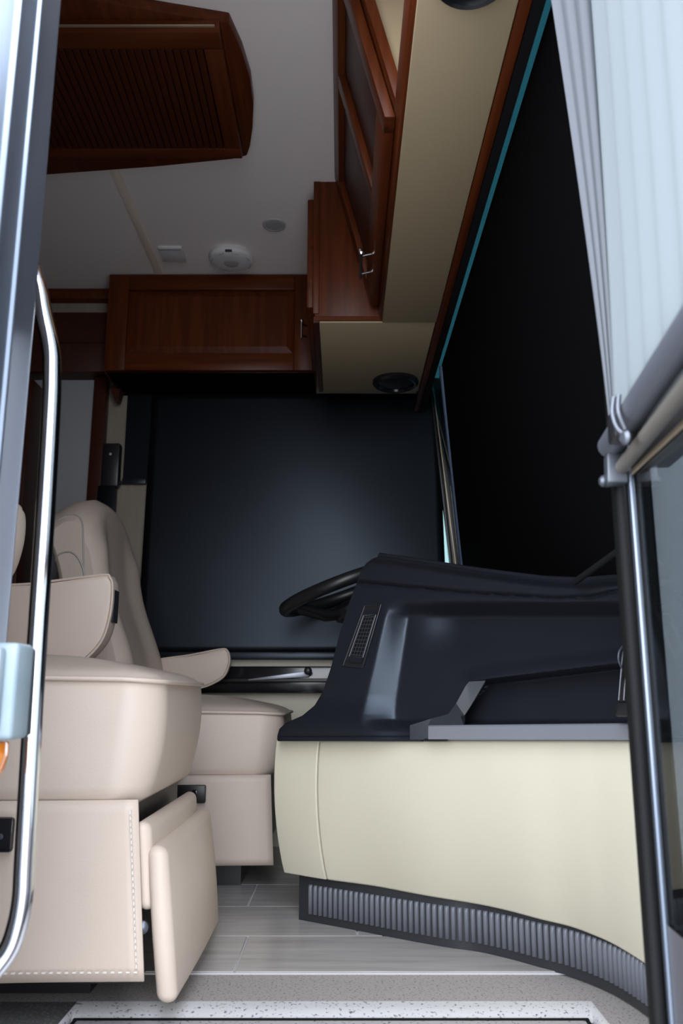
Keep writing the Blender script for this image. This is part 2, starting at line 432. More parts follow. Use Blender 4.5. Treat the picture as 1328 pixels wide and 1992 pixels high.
# skirt on the near side: slightly wavy sheet with hem stitching
def skirt(seat, x0, x1, y, z0, z1, lean=.0, m='leather', wav=.004):
    nu, nv = 26, 14; V = []
    for i in range(nu):
        for j in range(nv):
            u = i/(nu-1); v = j/(nv-1)
            x = lerp(x0, x1, u)+lean*(1-v)*u
            z = lerp(z0-.012*(1-u), z1+.006*u, v)
            V.append((x, y-wav*math.sin(u*7+v*2)*(1-v*.6)-.006*(1-v), z))
    off = len(V)
    F = grid_faces(nu, nv)
    o = make('side_skirt', V, F, m, seat, smooth=True)
    md = o.modifiers.new('thick', 'SOLIDIFY'); md.thickness = .006
    return o
skirt(ps, -0.95, -0.347, 1.492, .064, .338, lean=.026)
bm = bmesh.new()
for k in range(46):
    t = k/45; x = -.90+t*.565; z = .076-.012*(1-(x+.95)/.6)+.004
    bm_box(bm, x, x+.006, 1.4795-.004*math.sin(((x+.95)/.603)*7)-.006, 1.4825-.004*math.sin(((x+.95)/.603)*7)-.004, z, z+.002)
for k in range(26):
    z = .085+k*.0095; x = -.358+.026*(1-(z-.064)/.274)
    bm_box(bm, x, x+.002, 1.478, 1.482, z, z+.0055)
st = from_bm('stitching', bm, 'stitch', ps); st['kind'] = 'stuff'
# inner box / mechanism behind the skirt and under the cushion
box('seat_box', -.93, -.372, 1.52, 1.98, .05, .335, 'black_plastic', ps)
box('pedestal', -.85, -.45, 1.64, 1.94, -.003, .055, 'black_plastic', ps)
# footrest pads
def pad1(u, p):
    p.x += .020*(1-u.y**2)*(1-u.z**2)*max(0, u.x)
    p.x += (.265-p.z)*.115
    p.z += -.006*u.y*0
    p.y += .010*u.y*(1-u.z**2)
    return p
soft_box('footrest_pad', -.330, -.296, 1.497, 1.985, .024, .268, .016, 'leather', ps, pad1)
def pad2(u, p):
    p.x += .008*(1-u.y**2)*max(0, u.x)+(.31-p.z)*.10
    return p
soft_box('footrest_pad', -.356, -.328, 1.502, 1.975, .165, .306, .014, 'leather', ps, pad2)
tube('hinge_arm', [(-.352, 1.503, .30), (-.338, 1.503, .13), (-.328, 1.503, .072)], .0055, 'black_plastic', ps, 8)
lathe('pivot_bolt', [(.011, 0), (.011, .006), (.007, .010), (0.0, .011)], (-.3305, 1.499, .142), (0, -1, 0), 'steel', ps, 16)
sw = box('switch_plate', -.66, -.548, 1.470, 1.484, .262, .318, 'black_gloss', ps, bev=.006)
lathe('screw', [(.005, 0), (.005, .002), (.003, .0025)], (-.568, 1.471, .288), (0, -1, 0), 'steel', sw, 12)

# armrests: thick arm with rounded drooping front end, dark slot on the end
def armrest(seat, xb, xf, y0, y1, ztop, zbot, rise, slot=True, m='leather'):
    prof = [(xb, zbot+.02), (xb, ztop-rise), (lerp(xb, xf, .5), ztop-rise*.45), (xf-.03, ztop), (xf-.008, ztop-.006), (xf, ztop-.03), (xf-.002, lerp(ztop, zbot, .45)), (xf-.02, lerp(ztop, zbot, .75)), (xf-.07, zbot+.003), (xf-.12, zbot-.006), (xb+.05, zbot)]
    pts = smooth_tab([(x, 0, z) for x, z in prof+[prof[0]]], 5)[:-1]
    bm = bmesh.new(); rows = []
    w_ = (y1-y0); n = 9
    cx = sum(p.x for p in pts)/len(pts); cz = sum(p.z for p in pts)/len(pts)
    for k in range(n):
        t = k/(n-1); a = math.pi*t; inset = .014*(1-math.sin(a)**.5)
        y = lerp(y0, y1, .5-.5*math.cos(a))
        row = []
        for p in pts:
            dv = Vector((cx-p.x, 0, cz-p.z)).normalized()*inset
            row.append(bm.verts.new((p.x+dv.x, y, p.z+dv.z)))
        rows.append(row)
    N = len(pts)
    for k in range(n-1):
        for i in range(N): bm.faces.new((rows[k][i], rows[k][(i+1) % N], rows[k+1][(i+1) % N], rows[k+1][i]))
    bm.faces.new(rows[0]); bm.faces.new(rows[-1][::-1])
    a = from_bm('armrest', bm, m, seat, angle=50)
    # seam piping on the near outline
    tube('piping', [(p.x*.994+cx*.006, y0+.004, p.z*.994+cz*.006) for p in pts+[pts[0]]], .003, m, a, 6)
    if slot:
        s = hexa('adjuster_slot', [(xf-.006, y0+.022, lerp(ztop, zbot, .52)), (xf+.0010, y0+.022, lerp(ztop, zbot, .52)), (xf+.0010, y1-.020, lerp(ztop, zbot, .52)), (xf-.006, y1-.020, lerp(ztop, zbot, .52)), (xf-.012, y0+.022, lerp(ztop, zbot, .16)), (xf+.0012, y0+.022, lerp(ztop, zbot, .16)), (xf+.0012, y1-.020, lerp(ztop, zbot, .16)), (xf-.012, y1-.020, lerp(ztop, zbot, .16))], 'black_plastic', a)
    return a
armrest(ps, -.93, -.548, 1.985, 2.065, .800, .585, .045)
armrest(ps, -.95, -.572, 1.42, 1.495, .855, .675, .03, slot=False)

# backrests: profile in the seat's side plane, swept across with rounded shoulders
def backrest(seat, y0, y1, front, back, ztop_drop, m_side, m_front):
    """front/back: lists of (x,z) bottom to top"""
    fr = smooth_tab([(x, 0, z) for x, z in front], 6); bk = smooth_tab([(x, 0, z) for x, z in back], 6)
    n = 33; V = []; N = len(fr)+len(bk)
    for k in range(n):
        t = k/(n-1); s = -math.cos(math.pi*t); y = lerp(y0, y1, .5+.5*s)
        e = abs(s)**16
        for q, p in enumerate(fr+bk[::-1]):
            h = (p.z-front[0][1])/(front[-1][1]-front[0][1])
            drop = ztop_drop*(abs(s)**2.4)*sst(.55, 1.0, h)
            bol = .028*sst(.35, .85, abs(s))*(1-sst(.72, .98, h))*sst(.0, .2, h)   # side bolsters stand forward
            x = p.x+(bol if q < len(fr) else 0)
            mx = (front[0][0]+back[0][0])/2 if h < .1 else None
            xm = (interp([(a.z, a.x) for a in fr], p.z)+interp([(a.z, a.x) for a in bk], p.z))/2
            x = lerp(x, xm, e*.40)
            V.append((x, y, p.z-drop))
    F = []
    for k in range(n-1):
        for i in range(N): F.append((k*N+i, k*N+(i+1) % N, (k+1)*N+(i+1) % N, (k+1)*N+i))
    F.append(tuple(range(N))); F.append(tuple(range((n-1)*N, n*N))[::-1])
    o = make('backrest', V, F, m_side, seat, angle=60)
    bm = bmesh.new(); bm.from_mesh(o.data); bmesh.ops.recalc_face_normals(bm, faces=bm.faces); bm.to_mesh(o.data); bm.free()
    return o
backrest(ps, 1.53, 1.99, [(-.90, .56), (-.94, .8), (-1.0, 1.05), (-1.03, 1.2), (-1.06, 1.25)], [(-1.04, .5), (-1.09, .8), (-1.14, 1.05), (-1.15, 1.18), (-1.12, 1.24)], .05, 'leather', 'leather')

DRV = dict(xf=-0.172, y0=2.42, y1=2.90, zs=.066, zc=.285, zp=.475, zt=.523, xb=-0.74)
ds = thing('captain_chair', 'beige leather driver seat behind the steering wheel, beside the black window shade', 'seat', (-.45, 2.66, 0), 'captain seats in the cab')
build_seat(ds, DRV)
skirt(ds, -0.74, -0.196, 2.412, .068, .296, lean=.012, wav=.006)
box('seat_box', -.72, -.215, 2.43, 2.89, .09, .30, 'black_plastic', ds)
box('pedestal', -.65, -.28, 2.48, 2.84, -.003, .092, 'black_plastic', ds)
sp = box('switch_plate', -.455, -.372, 2.392, 2.406, .228, .276, 'black_plastic', ds, bev=.005)
box('rocker_switch', -.408, -.394, 2.386, 2.393, .243, .264, 'black_gloss', sp, bev=.002)
lathe('screw', [(.004, 0), (.004, .002)], (-.383, 2.392, .252), (0, -1, 0), 'steel', sp, 12)
lathe('recline_knob', [(.024, 0), (.026, .01), (.026, .026), (.020, .032)], (-.455, 2.408, .325), (0, -1, 0), 'black_plastic', ds, 20)
armrest(ds, -.66, -.385, 2.905, 2.975, .672, .545, .045, slot=False)
bk = backrest(ds, 2.43, 2.93, [(-.60, .50), (-.65, .66), (-.715, .84), (-.735, 1.0), (-.745, 1.10), (-.79, 1.135)], [(-.74, .48), (-.79, .66), (-.84, .84), (-.875, 1.0), (-.89, 1.09), (-.84, 1.13)], .11, 'leather', 'leather')
# wing panel stitched on the near side of the driver backrest
from mathutils.bvhtree import BVHTree
bvh = BVHTree.FromPolygons([v.co for v in bk.data.vertices], [tuple(p.vertices) for p in bk.data.polygons])
def on_back(x, z, up=.0):
    h = bvh.ray_cast(Vector((x, 1.5, z)), Vector((0, 1, 0)))
    return Vector((x, (h[0].y if h[0] else 2.46)-up, z))
def seam_line(name, pts, r):
    tube(name, [on_back(p.x, p.z) for p in smooth_tab([(x, 0, z) for x, z in pts], 8)], r, 'leather_tint', bk, 6)
seam_line('wing_seam', [(-.855, .90), (-.83, .925), (-.80, .93), (-.775, .91), (-.757, .87), (-.75, .82)], .0035)
seam_line('side_seam', [(-.85, 1.03), (-.82, 1.045), (-.79, 1.04), (-.772, 1.01), (-.764, .95), (-.758, .88)], .0030)

# ================================================================== DASHBOARD
db = thing('dashboard', 'black moulded dashboard over a cream console with a louvered kick plate', 'dashboard', (.2, 2.0, 0))
kick_px = [(581, 1790), (692.5, 1811), (753, 1823), (861, 1843), (928, 1852.5), (988, 1866), (1048.5, 1882.7), (1109, 1899), (1169, 1922), (1217, 1947.5), (1262, 1979), (1300, 2008)]
kp = [PZ(a, b, 0.0) for a, b in kick_px]
kp = smooth_tab(kp, 6)
dtab = [(a, p.y) for (a, b), p in zip(kick_px, [PZ(a, b, 0.0) for a, b in kick_px])]
def dbase(px): return interp(dtab, px)
def outn(i):
    a, b = kp[max(i-1, 0)], kp[min(i+1, len(kp)-1)]; t = (b-a).normalized(); return Vector((t.y, -t.x, 0)) if (t.y*-1+0) > 0 and False else Vector((t.y, -t.x, 0))
# kick plate
ZK = .150
V = []; n = len(kp)
for i, p in enumerate(kp):
    o = outn(i); V += [p, p+Vector((0, 0, ZK)), p-o*.012+Vector((0, 0, ZK)), p-o*.012]
F = []
for i in range(n-1):
    a, b = 4*i, 4*(i+1)
    F += [(a, b, b+1, a+1), (a+1, b+1, b+2, a+2), (a+2, b+2, b+3, a+3), (a+3, b+3, b, a)]
F += [(0, 1, 2, 3), (4*n-1, 4*n-2, 4*n-3, 4*n-4)]
kplate = make('kick_plate', V, F, 'kick_black', db, angle=30)
# louvers: small half-round capped ribs, one object each, sharing a mesh
def louver_mesh():
    bm = bmesh.new(); prof = [(-.0050, 0), (-.0042, .0042), (0, .0062), (.0042, .0042), (.0052, 0)]
    zs = [(0.0, 1.0), (.054, 1.0), (.060, .85), (.0635, .4)]
    rows = [[bm.verts.new((x, -y*k, z)) for x, y in prof] for z, k in zs]
    for i in range(len(rows)-1):
        for j in range(4): bm.faces.new((rows[i][j], rows[i][j+1], rows[i+1][j+1], rows[i+1][j]))
    bm.faces.new(rows[0]); bm.faces.new(rows[-1][::-1])
    bmesh.ops.recalc_face_normals(bm, faces=bm.faces)
    me = bpy.data.meshes.new('louver'); bm.to_mesh(me); bm.free(); me.materials.append(MATS['louver_grey'])
    for p in me.polygons: p.use_smooth = True
    return me
lm = louver_mesh()
acc = [0.0]
for i in range(1, n): acc.append(acc[-1]+(kp[i]-kp[i-1]).length)
def at_len(s):
    for i in range(n-1):
        if acc[i] <= s <= acc[i+1]:
            t = (s-acc[i])/(acc[i+1]-acc[i]); return kp[i].lerp(kp[i+1], t), (kp[i+1]-kp[i]).normalized()
    return kp[-1], (kp[-1]-kp[-2]).normalized()
s = .034
while s < acc[-1]-.02:
    p, t = at_len(s)
    o = bpy.data.objects.new('louver', lm); COL.objects.link(o)
    o.location = p+Vector((t.y, -t.x, 0))*.0005+Vector((0, 0, .019)); o.rotation_euler = (0, 0, math.atan2(t.y, t.x))
    adopt(o, kplate); s += .0143

# cream console panels: lofted between a bottom edge and the top edge
bot_px = [(553, 1698), (575, 1702), (635, 1712), (729, 1725), (825, 1743), (928, 1760), (988, 1773), (1048, 1789), (1109, 1804), (1157, 1822), (1199, 1842), (1259, 1880), (1300, 1912)]
def zbot(px): return lerp(.105, .085, (px-553)/750)
botc = [PZ(a, b, zbot(a)) for a, b in bot_px]
def dlip(px):
    return interp([(540, 2.06), (620, 1.99), (760, 1.86), (900, 1.735), (1050, 1.60), (1180, 1.475), (1262, 1.39), (1320, 1.33)], px)
top_px = [538, 562, 621, 709, 800, 900, 962, 1022, 1082, 1130, 1172, 1235, 1285]
topc = [PY(a, 1440, dlip(a)) for a in top_px]
def console(name, i0, i1, inset0=0.0):
    bb = smooth_tab(botc, 6)[i0:i1]; tt = smooth_tab(topc, 6)[i0:i1]; nv = 12; V = []
    for a, b in zip(bb, tt):
        for j in range(nv):
            v = j/(nv-1); p = a.lerp(b, v)
            d = (b-a); nrm = Vector((-.55, -.83, 0))
            p = p+nrm*(.022*math.sin(math.pi*v)**.8)
            V.append(p)
    nu = len(bb); F = grid_faces(nu, nv)
    # back skin
    off = len(V)
    back = Vector((.05, .075, 0))
    V += [Vector(p)+back for p in V]
    F += grid_faces(nu, nv, off, True)
    for j in range(nv-1): F += [(j, j+1, off+j+1, off+j), ((nu-1)*nv+j, off+(nu-1)*nv+j, off+(nu-1)*nv+j+1, (nu-1)*nv+j+1)]
    for i in range(nu-1): F += [(i*nv, off+i*nv, off+(i+1)*nv, (i+1)*nv), (i*nv+nv-1, (i+1)*nv+nv-1, off+(i+1)*nv+nv-1, off+i*nv+nv-1)]
    o = make(name, V, F, 'cream', db, angle=40)
    bm = bmesh.new(); bm.from_mesh(o.data); bmesh.ops.recalc_face_normals(bm, faces=bm.faces); bm.to_mesh(o.data); bm.free()
    md = o.modifiers.new('bev', 'BEVEL'); md.width = .006; md.segments = 3; md.limit_method = 'ANGLE'; md.angle_limit = math.radians(55)
    return o
console('console_panel', 12, None)
e = console('console_end_panel', 0, 13); e.location = (-.0016, .0010, 0)
# hidden core that carries panels, dash and kick plate
prism('console_core', [(-.02, 2.24, .0), (.10, 2.10, .0), (.30, 1.95, .0), (.43, 1.80, .0), (.44, 2.96, .0), (.04, 2.96, .0)], (0, 0, .60), 'black_plastic', db)

# black upper dash: a sculpted shell
Lsil = [(1442, 540), (1432, 539), (1418, 543), (1406, 556), (1392, 588), (1372, 612), (1345, 628), (1300, 643), (1230, 661), (1170, 680), (1135, 693), (1110, 702), (1096, 712), (1087, 724), (1082, 737)]
Lsil = sorted(Lsil)
topcv = [(690, 1081), (737, 1082), (820, 1094), (900, 1107), (980, 1118), (1060, 1128), (1130, 1131), (1200, 1126), (1280, 1112)]
def Ttop(px): return interp(topcv, px)
def d_dash(px, py):
    T = Ttop(max(px, 737)); v = (1440-py)/(1440-T)
    d = dlip(px)-.016+lerp(.05, .02, sst(740, 1200, px))*v
    if py > 1395: d += 0
    # lip flare at the bottom
    d -= .030*sst(1350, 1425, py)*(1-sst(700, 800, px))
    # recess to the right of the vent pod
    yy = max(0, min(1, (py-1190)/200))
    la, lb = lerp(752, 703, yy), lerp(795, 768, yy); t_ = (px-la)/(lb-la)
    m = max(0, min(1, lerp(t_, sst(0, 1, t_), .12)))*sst(1165, 1204, py)*(1-sst(1398, 1424, py))
    cav = .046+.03*sst(800, 900, px)*(1-sst(1215, 1300, py))
    d += m*cav
    # pocket below the shelf line
    ysh = lerp(1332, 1296, (px-900)/300)
    xe = lerp(925, 868, sst(1320, 1405, py))
    d += .055*sst(xe, xe+26, px)*sst(ysh-7, ysh+7, py)*(1-sst(1404, 1412, py))
    # shelf lip rolls forward just above the pocket
    d -= .020*sst(ysh-38, ysh-6, py)*(1-sst(ysh-4, ysh+2, py))*sst(880, 960, px)
    # groove under the top pad
    yg = interp([(690, 1134), (900, 1154), (1080, 1165), (1150, 1162), (1220, 1145), (1290, 1125)], px)
    d += .006*math.exp(-((py-yg)/3.0)**2)
    d -= .010*(1-sst(yg-12, yg, py))
    # pad rolls away at its top edge
    d += .05*sst(.93, 1.0, v)**2
    return d
def dash_pt(px, py, off=0.0): return PY(px, py, d_dash(px, py)+off)
NU, NV = 150, 150; V = []
for i in range(NU):
    for j in range(NV):
        v = j/(NV-1)
        yl = 1440+v*(1082-1440); xl = interp(Lsil, yl)
        px = lerp(xl, 1262, (i/(NU-1)))
        py = 1440+v*(Ttop(max(px, 737))-1440)
        V.append(dash_pt(px, py))
F = grid_faces(NU, NV)
# left return towards the driver, and the top running to the windshield
off = len(V); M = 5
for k in range(1, M+1):
    for j in range(NV):
        p = Vector(V[j]); q = k/M; d2 = p.y+q*(2.94-p.y)
        r2 = d2/p.y; x2 = p.x*r2+.10*q+.02*min(1, q*3)
        V.append(Vector((max(x2, p.x+.015*q), d2, EYE+(p.z-EYE)*lerp(1, .98, q))))
idx = lambda k, j: j if k == 0 else off+(k-1)*NV+j
for k in range(M):
    for j in range(NV-1): F.append((idx(k, j), idx(k, j+1), idx(k+1, j+1), idx(k+1, j)))
off2 = len(V)
for i in range(NU):
    p = Vector(V[i*NV+NV-1]); xw = wsx(p.z)-.06
    V.append(Vector((max(xw, p.x+.01), p.y+.25*(1-i/(NU-1))+.02, p.z-.02)))
for i in range(NU-1): F.append((i*NV+NV-1, (i+1)*NV+NV-1, off2+i+1, off2+i))
pd = Vector(V[off+(M-1)*NV+NV-1]); off3 = len(V)
V.append(Vector((.44, 2.94, pd.z-.02)))
F.append((NV-1, off2, off3, idx(M, NV-1)))
shell = make('dash_shell', V, F, 'dash_black', db, angle=60)
# rolled edge on top of the pad, lower lip bead
tube('pad_edge', [dash_pt(px, Ttop(px)-1, .012)+Vector((0, 0, .001)) for px in range(738, 1262, 16)], .0065, 'dash_black', db, 8)
tube('lip_bead', [dash_pt(px, 1437, -.001) for px in range(542, 830, 14)], .006, 'dash_black', db, 8)
# silver strip along the lip and the angular bracket that meets it
def strip(name, pxs, y0f, y1f, off, m, th=.012):
    V = []
    for px in pxs:
        a = PY(px, y1f(px), dlip(px)+off); b = PY(px, y0f(px), dlip(px)+off+.003)
        V += [a, b, b+Vector((.006, th, 0)), a+Vector((.006, th, 0))]
    n = len(pxs); F = []
    for i in range(n-1):
        a, b = 4*i, 4*(i+1)
        for k in range(4): F.append((a+k, b+k, b+(k+1) % 4, a+(k+1) % 4))
    F += [(0, 1, 2, 3), (4*n-1, 4*n-2, 4*n-3, 4*n-4)]
    o = make(name, V, F, m, db, angle=40)
    bm = bmesh.new(); bm.from_mesh(o.data); bmesh.ops.recalc_face_normals(bm, faces=bm.faces); bm.to_mesh(o.data); bm.free()
    md = o.modifiers.new('bev', 'BEVEL'); md.width = .003; md.segments = 2; md.limit_method = 'ANGLE'
    return o
strip('silver_strip', list(range(831, 1290, 18)), lambda p: 1411-4*(p-831)/400, lambda p: 1440, -.034, 'silver_trim')
strip('strip_tab', [823, 840, 856, 872], lambda p: 1437, lambda p: 1442.5, -.036, 'black_plastic')
# angular bracket rising from the strip, reflected light put into its lighter colour
bp_ = [(797, 1439), (797, 1411), (838, 1398), (872, 1389), (887, 1368), (905, 1335), (912, 1326), (944, 1324), (934, 1337), (916, 1372), (903, 1392), (902, 1412), (832, 1412), (832, 1439)]
V = [PY(x, y, min(d_dash(x, y)-.005, 1.795-.00042*(x-797)-.0003*(1440-y)*0, dlip(x)-.026 if y > 1400 else 9)) for x, y in bp_]
o = bmesh.new(); vs = [o.verts.new(p) for p in V]; fc = o.faces.new(vs)
bmesh.ops.triangulate(o, faces=[fc])
ex = bmesh.ops.extrude_face_region(o, geom=o.faces[:]); bmesh.ops.translate(o, vec=(.004, .014, 0), verts=[g for g in ex['geom'] if isinstance(g, bmesh.types.BMVert)])
from_bm('strip_bracket', o, 'dash_lightened', db, angle=40)
# air vent in the pod
vent_c = [(709, 1179), (741, 1176), (705, 1299), (667, 1295)]
def vent_uv(u, v, off=0.0):
    (ax, ay), (bx, by), (cx, cy), (dx, dy) = vent_c
    x = lerp(lerp(ax, bx, u), lerp(dx, cx, u), v); y = lerp(lerp(ay, by, u), lerp(dy, cy, u), v)
    return dash_pt(x, y, off)
def plate(name, uvs, off, th, m, parent):
    a = [vent_uv(u, v, off) for u, v in uvs]; b = [vent_uv(u, v, off+th) for u, v in uvs]
    bm = bmesh.new(); A = [bm.verts.new(p) for p in a]; B = [bm.verts.new(p) for p in b]; n = len(A)
    bm.faces.new(A); bm.faces.new(B[::-1])
    for i in range(n): bm.faces.new((A[i], B[i], B[(i+1) % n], A[(i+1) % n]))
    return from_bm(name, bm, m, parent)
vent = plate('air_vent', [(0, 0), (1, 0), (1, 1), (0, 1)], -.004, .012, 'black_plastic', db)
plate('vent_well', [(.16, .17), (.84, .17), (.84, .83), (.16, .83)], -.0048, .004, 'rubber', vent)
bz = [vent_uv(u, v, -.005) for u, v in ((0, 0), (1, 0), (1, .5), (1, 1), (0, 1), (0, .5), (0, 0))]
tube('bezel', bz, .0011, 'dash_lightened', vent, 6)
tube('grille_rim', [vent_uv(u, v, -.008) for u, v in ((.14, .16), (.86, .16), (.86, .84), (.14, .84), (.14, .16))], .0010, 'louver_grey', vent, 6)
for k in range(5):
    u = .20+k*.15
    plate('vane', [(u-.018, .17), (u+.018, .17), (u+.018, .83), (u-.018, .83)], -.010, .006, 'dash_lightened', vent)
for k in range(11):
    v = .19+k*.062
    plate('fin', [(.16, v-.008), (.84, v-.008), (.84, v+.008), (.16, v+.008)], -.0085, .004, 'kick_black', vent)
for v0, v1 in ((.07, .16), (.84, .93)):
    plate('end_cap', [(.2, v0), (.8, v0), (.88, (v0+v1)/2), (.84, v1), (.16, v1), (.12, (v0+v1)/2)], -.009, .006, 'dash_black', vent)

# slim bracket by the door post
br = thing('folding_bracket', 'slim black bracket with bright edge strips by the door post', 'bracket', PY(1212, 1390, 1.36))
q = [PY(1196, 1394, 1.37), PY(1240, 1394, 1.33), PY(1240, 1394, 1.40), PY(1196, 1394, 1.42), PY(1200, 1366, 1.37), PY(1240, 1366, 1.33), PY(1240, 1366, 1.40), PY(1200, 1366, 1.42)]
hexa('foot', q, 'black_plastic', br, bev=.004)
q = [PY(1200, 1366, 1.375), PY(1236, 1366, 1.345), PY(1236, 1366, 1.39), PY(1200, 1366, 1.41), PY(1214, 1228, 1.375), PY(1236, 1222, 1.35), PY(1236, 1222, 1.39), PY(1214, 1228, 1.41)]
hexa('upright', q, 'black_gloss', br, bev=.003)
for a, b in ((1203, 1215), (1213, 1222)):
    tube('edge_strip', [PY(a, 1362, 1.362), PY((a+b)/2, 1290, 1.364), PY(b, 1232, 1.366)], .0010, 'louver_grey', br, 6)
tube('clip_loop', smooth_tab([PY(1209, 1300, 1.362), PY(1203, 1285, 1.355), PY(1204, 1268, 1.355), PY(1212, 1255, 1.362)], 5), .0015, 'steel', br, 6)

# steering wheel
swh = thing('steering_wheel', 'black steering wheel seen edge-on behind the dashboard', 'steering wheel', (.10, 2.74, .62))
cw = Vector((.016, 2.74, .862)); tilt = math.radians(20)
ex_ = Vector((math.cos(tilt), 0, math.sin(tilt))); ey_ = Vector((0, 1, 0)); ez_ = Vector((-math.sin(tilt), 0, math.cos(tilt)))
RW = .215
bm = bmesh.new(); seg, rs = 48, 12; rr = []
for i in range(seg):
    a = 2*math.pi*i/seg; rd = ex_*math.cos(a)+ey_*math.sin(a)
    rr.append([bm.verts.new(cw+rd*(RW+.019*math.cos(2*math.pi*k/rs))+ez_*.021*math.sin(2*math.pi*k/rs)) for k in range(rs)])
for i in range(seg):
    for k in range(rs): bm.faces.new((rr[i][k], rr[i][(k+1) % rs], rr[(i+1) % seg][(k+1) % rs], rr[(i+1) % seg][k]))
from_bm('rim', bm, 'black_plastic', swh, smooth=True)
hubc = cw-ez_*.075
lathe('hub', [(.05, -.03), (.068, -.02), (.072, .012), (.060, .026), (.03, .032)], hubc, ez_, 'black_plastic', swh, 28)
for a in (150, 210, 40, 320):
    t = math.radians(a); rd = ex_*math.cos(t)+ey_*math.sin(t)
    tube('spoke', [hubc+rd*.05, hubc+rd*.11+ez_*.012, hubc+rd*.17+ez_*.05, cw+rd*(RW-.006)-ez_*.002], [.017, .015, .013, .012], 'black_plastic', swh, 10)
tube('column', [hubc-ez_*.02, hubc-ez_*.06+Vector((.01, 0, 0)), hubc-ez_*.10+Vector((.03, 0, 0))], [.035, .042, .05], 'black_plastic', swh, 16)

# ================================================================== WINDOW SHADES, DRIVER WALL
sh = thing('roller_blind', 'large black roller shade drawn over the driver side window', 'window shade', (-.16, FAR-.03, .64))
def drop(x, z): return .004*math.sin(x*5+z*3)+.006*math.sin(z*2.2+x*1.3)
nu, nv = 40, 40; V = []
for i in range(nu):
    for j in range(nv):
        u, v = i/(nu-1), j/(nv-1); z = lerp(.665, 1.66, v)
        xl = lerp(-.735, -.735, v); xr = lerp(.385, .375, v)
        x = lerp(xl, xr, u); V.append((x, FAR-.018-.034*(1-v)-.006*math.sin(math.pi*u)*math.sin(math.pi*v)+.003*math.sin(x*7+z*4), z))
o = make('shade_cloth', V, grid_faces(nu, nv), 'shade_black', sh, smooth=True)
md = o.modifiers.new('t', 'SOLIDIFY'); md.thickness = .003
box('bottom_bar', -.735, .385, FAR-.064, FAR-.042, .640, .668, 'dash_black', sh, bev=.006)
sb = thing('narrow_blind', 'narrow dark blind strip on the tan wall left of the large shade', 'blind', (-.79, FAR-.01, 1.3))
box('blind_panel', -.83, -.736, FAR-.016, FAR-.002, 1.318, 1.70, 'shade_black', sb)
box('blind_bar', -.832, -.742, FAR-.022, FAR-.002, 1.298, 1.320, 'dash_black', sb, bev=.003)

# ledge below the shade
lg = thing('window_ledge', 'black glossy ledge under the driver window with a silver latch', 'ledge', (-.2, FAR, .56))
box('ledge_body', -.62, .42, FAR-.055, FAR-.001, .522, .617, 'black_gloss', lg, bev=.006)
box('ledge_shelf', -.50, .42, FAR-.075, FAR-.055, .560, .574, 'black_plastic', lg, bev=.004)
hexa('latch_arm', [(-.33, FAR-.080, .566), (-.115, FAR-.082, .579), (-.115, FAR-.070, .579), (-.33, FAR-.070, .566), (-.33, FAR-.080, .571), (-.115, FAR-.082, .601), (-.115, FAR-.070, .601), (-.33, FAR-.070, .571)], 'silver_trim', lg, bev=.002)
lathe('latch_knob', [(.012, 0), (.014, .004), (.014, .016), (.009, .02)], (-.118, FAR-.083, .600), (0, -1, 0), 'black_plastic', lg, 18)

# left side of the driver wall: trim post, grey panel, seat belt, header
struct(box('trim_1', -.955, -.905, FAR-.045, FAR-.001, .2, 1.718, 'wood_dark', bev=.004), 'dark wood upright trim on the driver side wall', 'trim')
struct(box('trim_2', -1.30, -.955, FAR-.012, FAR-.001, .2, 1.718, 'wall_grey'), 'pale grey wall panel beside the wood trim', 'wall panel')
hd = struct(box('trim_3', -1.9, -.864, 2.985, FAR-.001, 1.72, 1.965, 'wood_dark', bev=.004), 'dark wood header boards beside the overhead cabinet', 'trim')
box('header_rail', -1.9, -.864, 2.978, 2.986, 1.835, 1.845, 'wood_dark', hd)
box('cream_band', -1.9, -.864, 2.99, FAR-.001, 1.965, 2.004, 'wall_tan', hd)
box('crown_moulding', -1.9, -.864, 2.95, FAR-.001, 2.004, CEIL-.001, 'wood_y', hd, bev=.008)
prism('bracket_block', [(-.885, 3.0, 1.662), (-.84, 3.0, 1.662), (-.85, 3.0, 1.615), (-.862, 3.0, 1.612)], (0, .05, 0), 'wood_dark', hd)
tc_ = thing('tall_cabinet', 'dark wood tall cabinet beyond the grab handle', 'cabinet', (-1.5, 3.0, 0))
box('body', -1.9, -1.14, 2.9, FAR-.015, .0, 1.66, 'wood_dark', tc_, bev=.004)
box('drawer_front', -1.88, -1.15, 2.885, 2.9, 1.02, 1.10, 'wall_grey', tc_, bev=.004)
sbt = thing('seat_belt', 'black seat belt guide with webbing on the tan wall behind the driver seat', 'seat belt', (-.87, FAR, 1.1))
box('guide', -.905, -.838, FAR-.055, FAR-.012, 1.28, 1.45, 'black_plastic', sbt, bev=.008)
box('webbing_cover', -.915, -.848, FAR-.050, FAR-.012, .70, 1.285, 'shade_black', sbt, bev=.004)
lathe('bolt', [(.005, 0), (.005, .002), (.003, .003)], (-.872, FAR-.055, 1.405), (0, -1, 0), 'grey_plastic', sbt, 12)
lathe('side_button', [(.008, 0), (.008, .006)], (-.838, FAR-.03, 1.30), (1, 0, 0), 'black_plastic', sbt, 12)

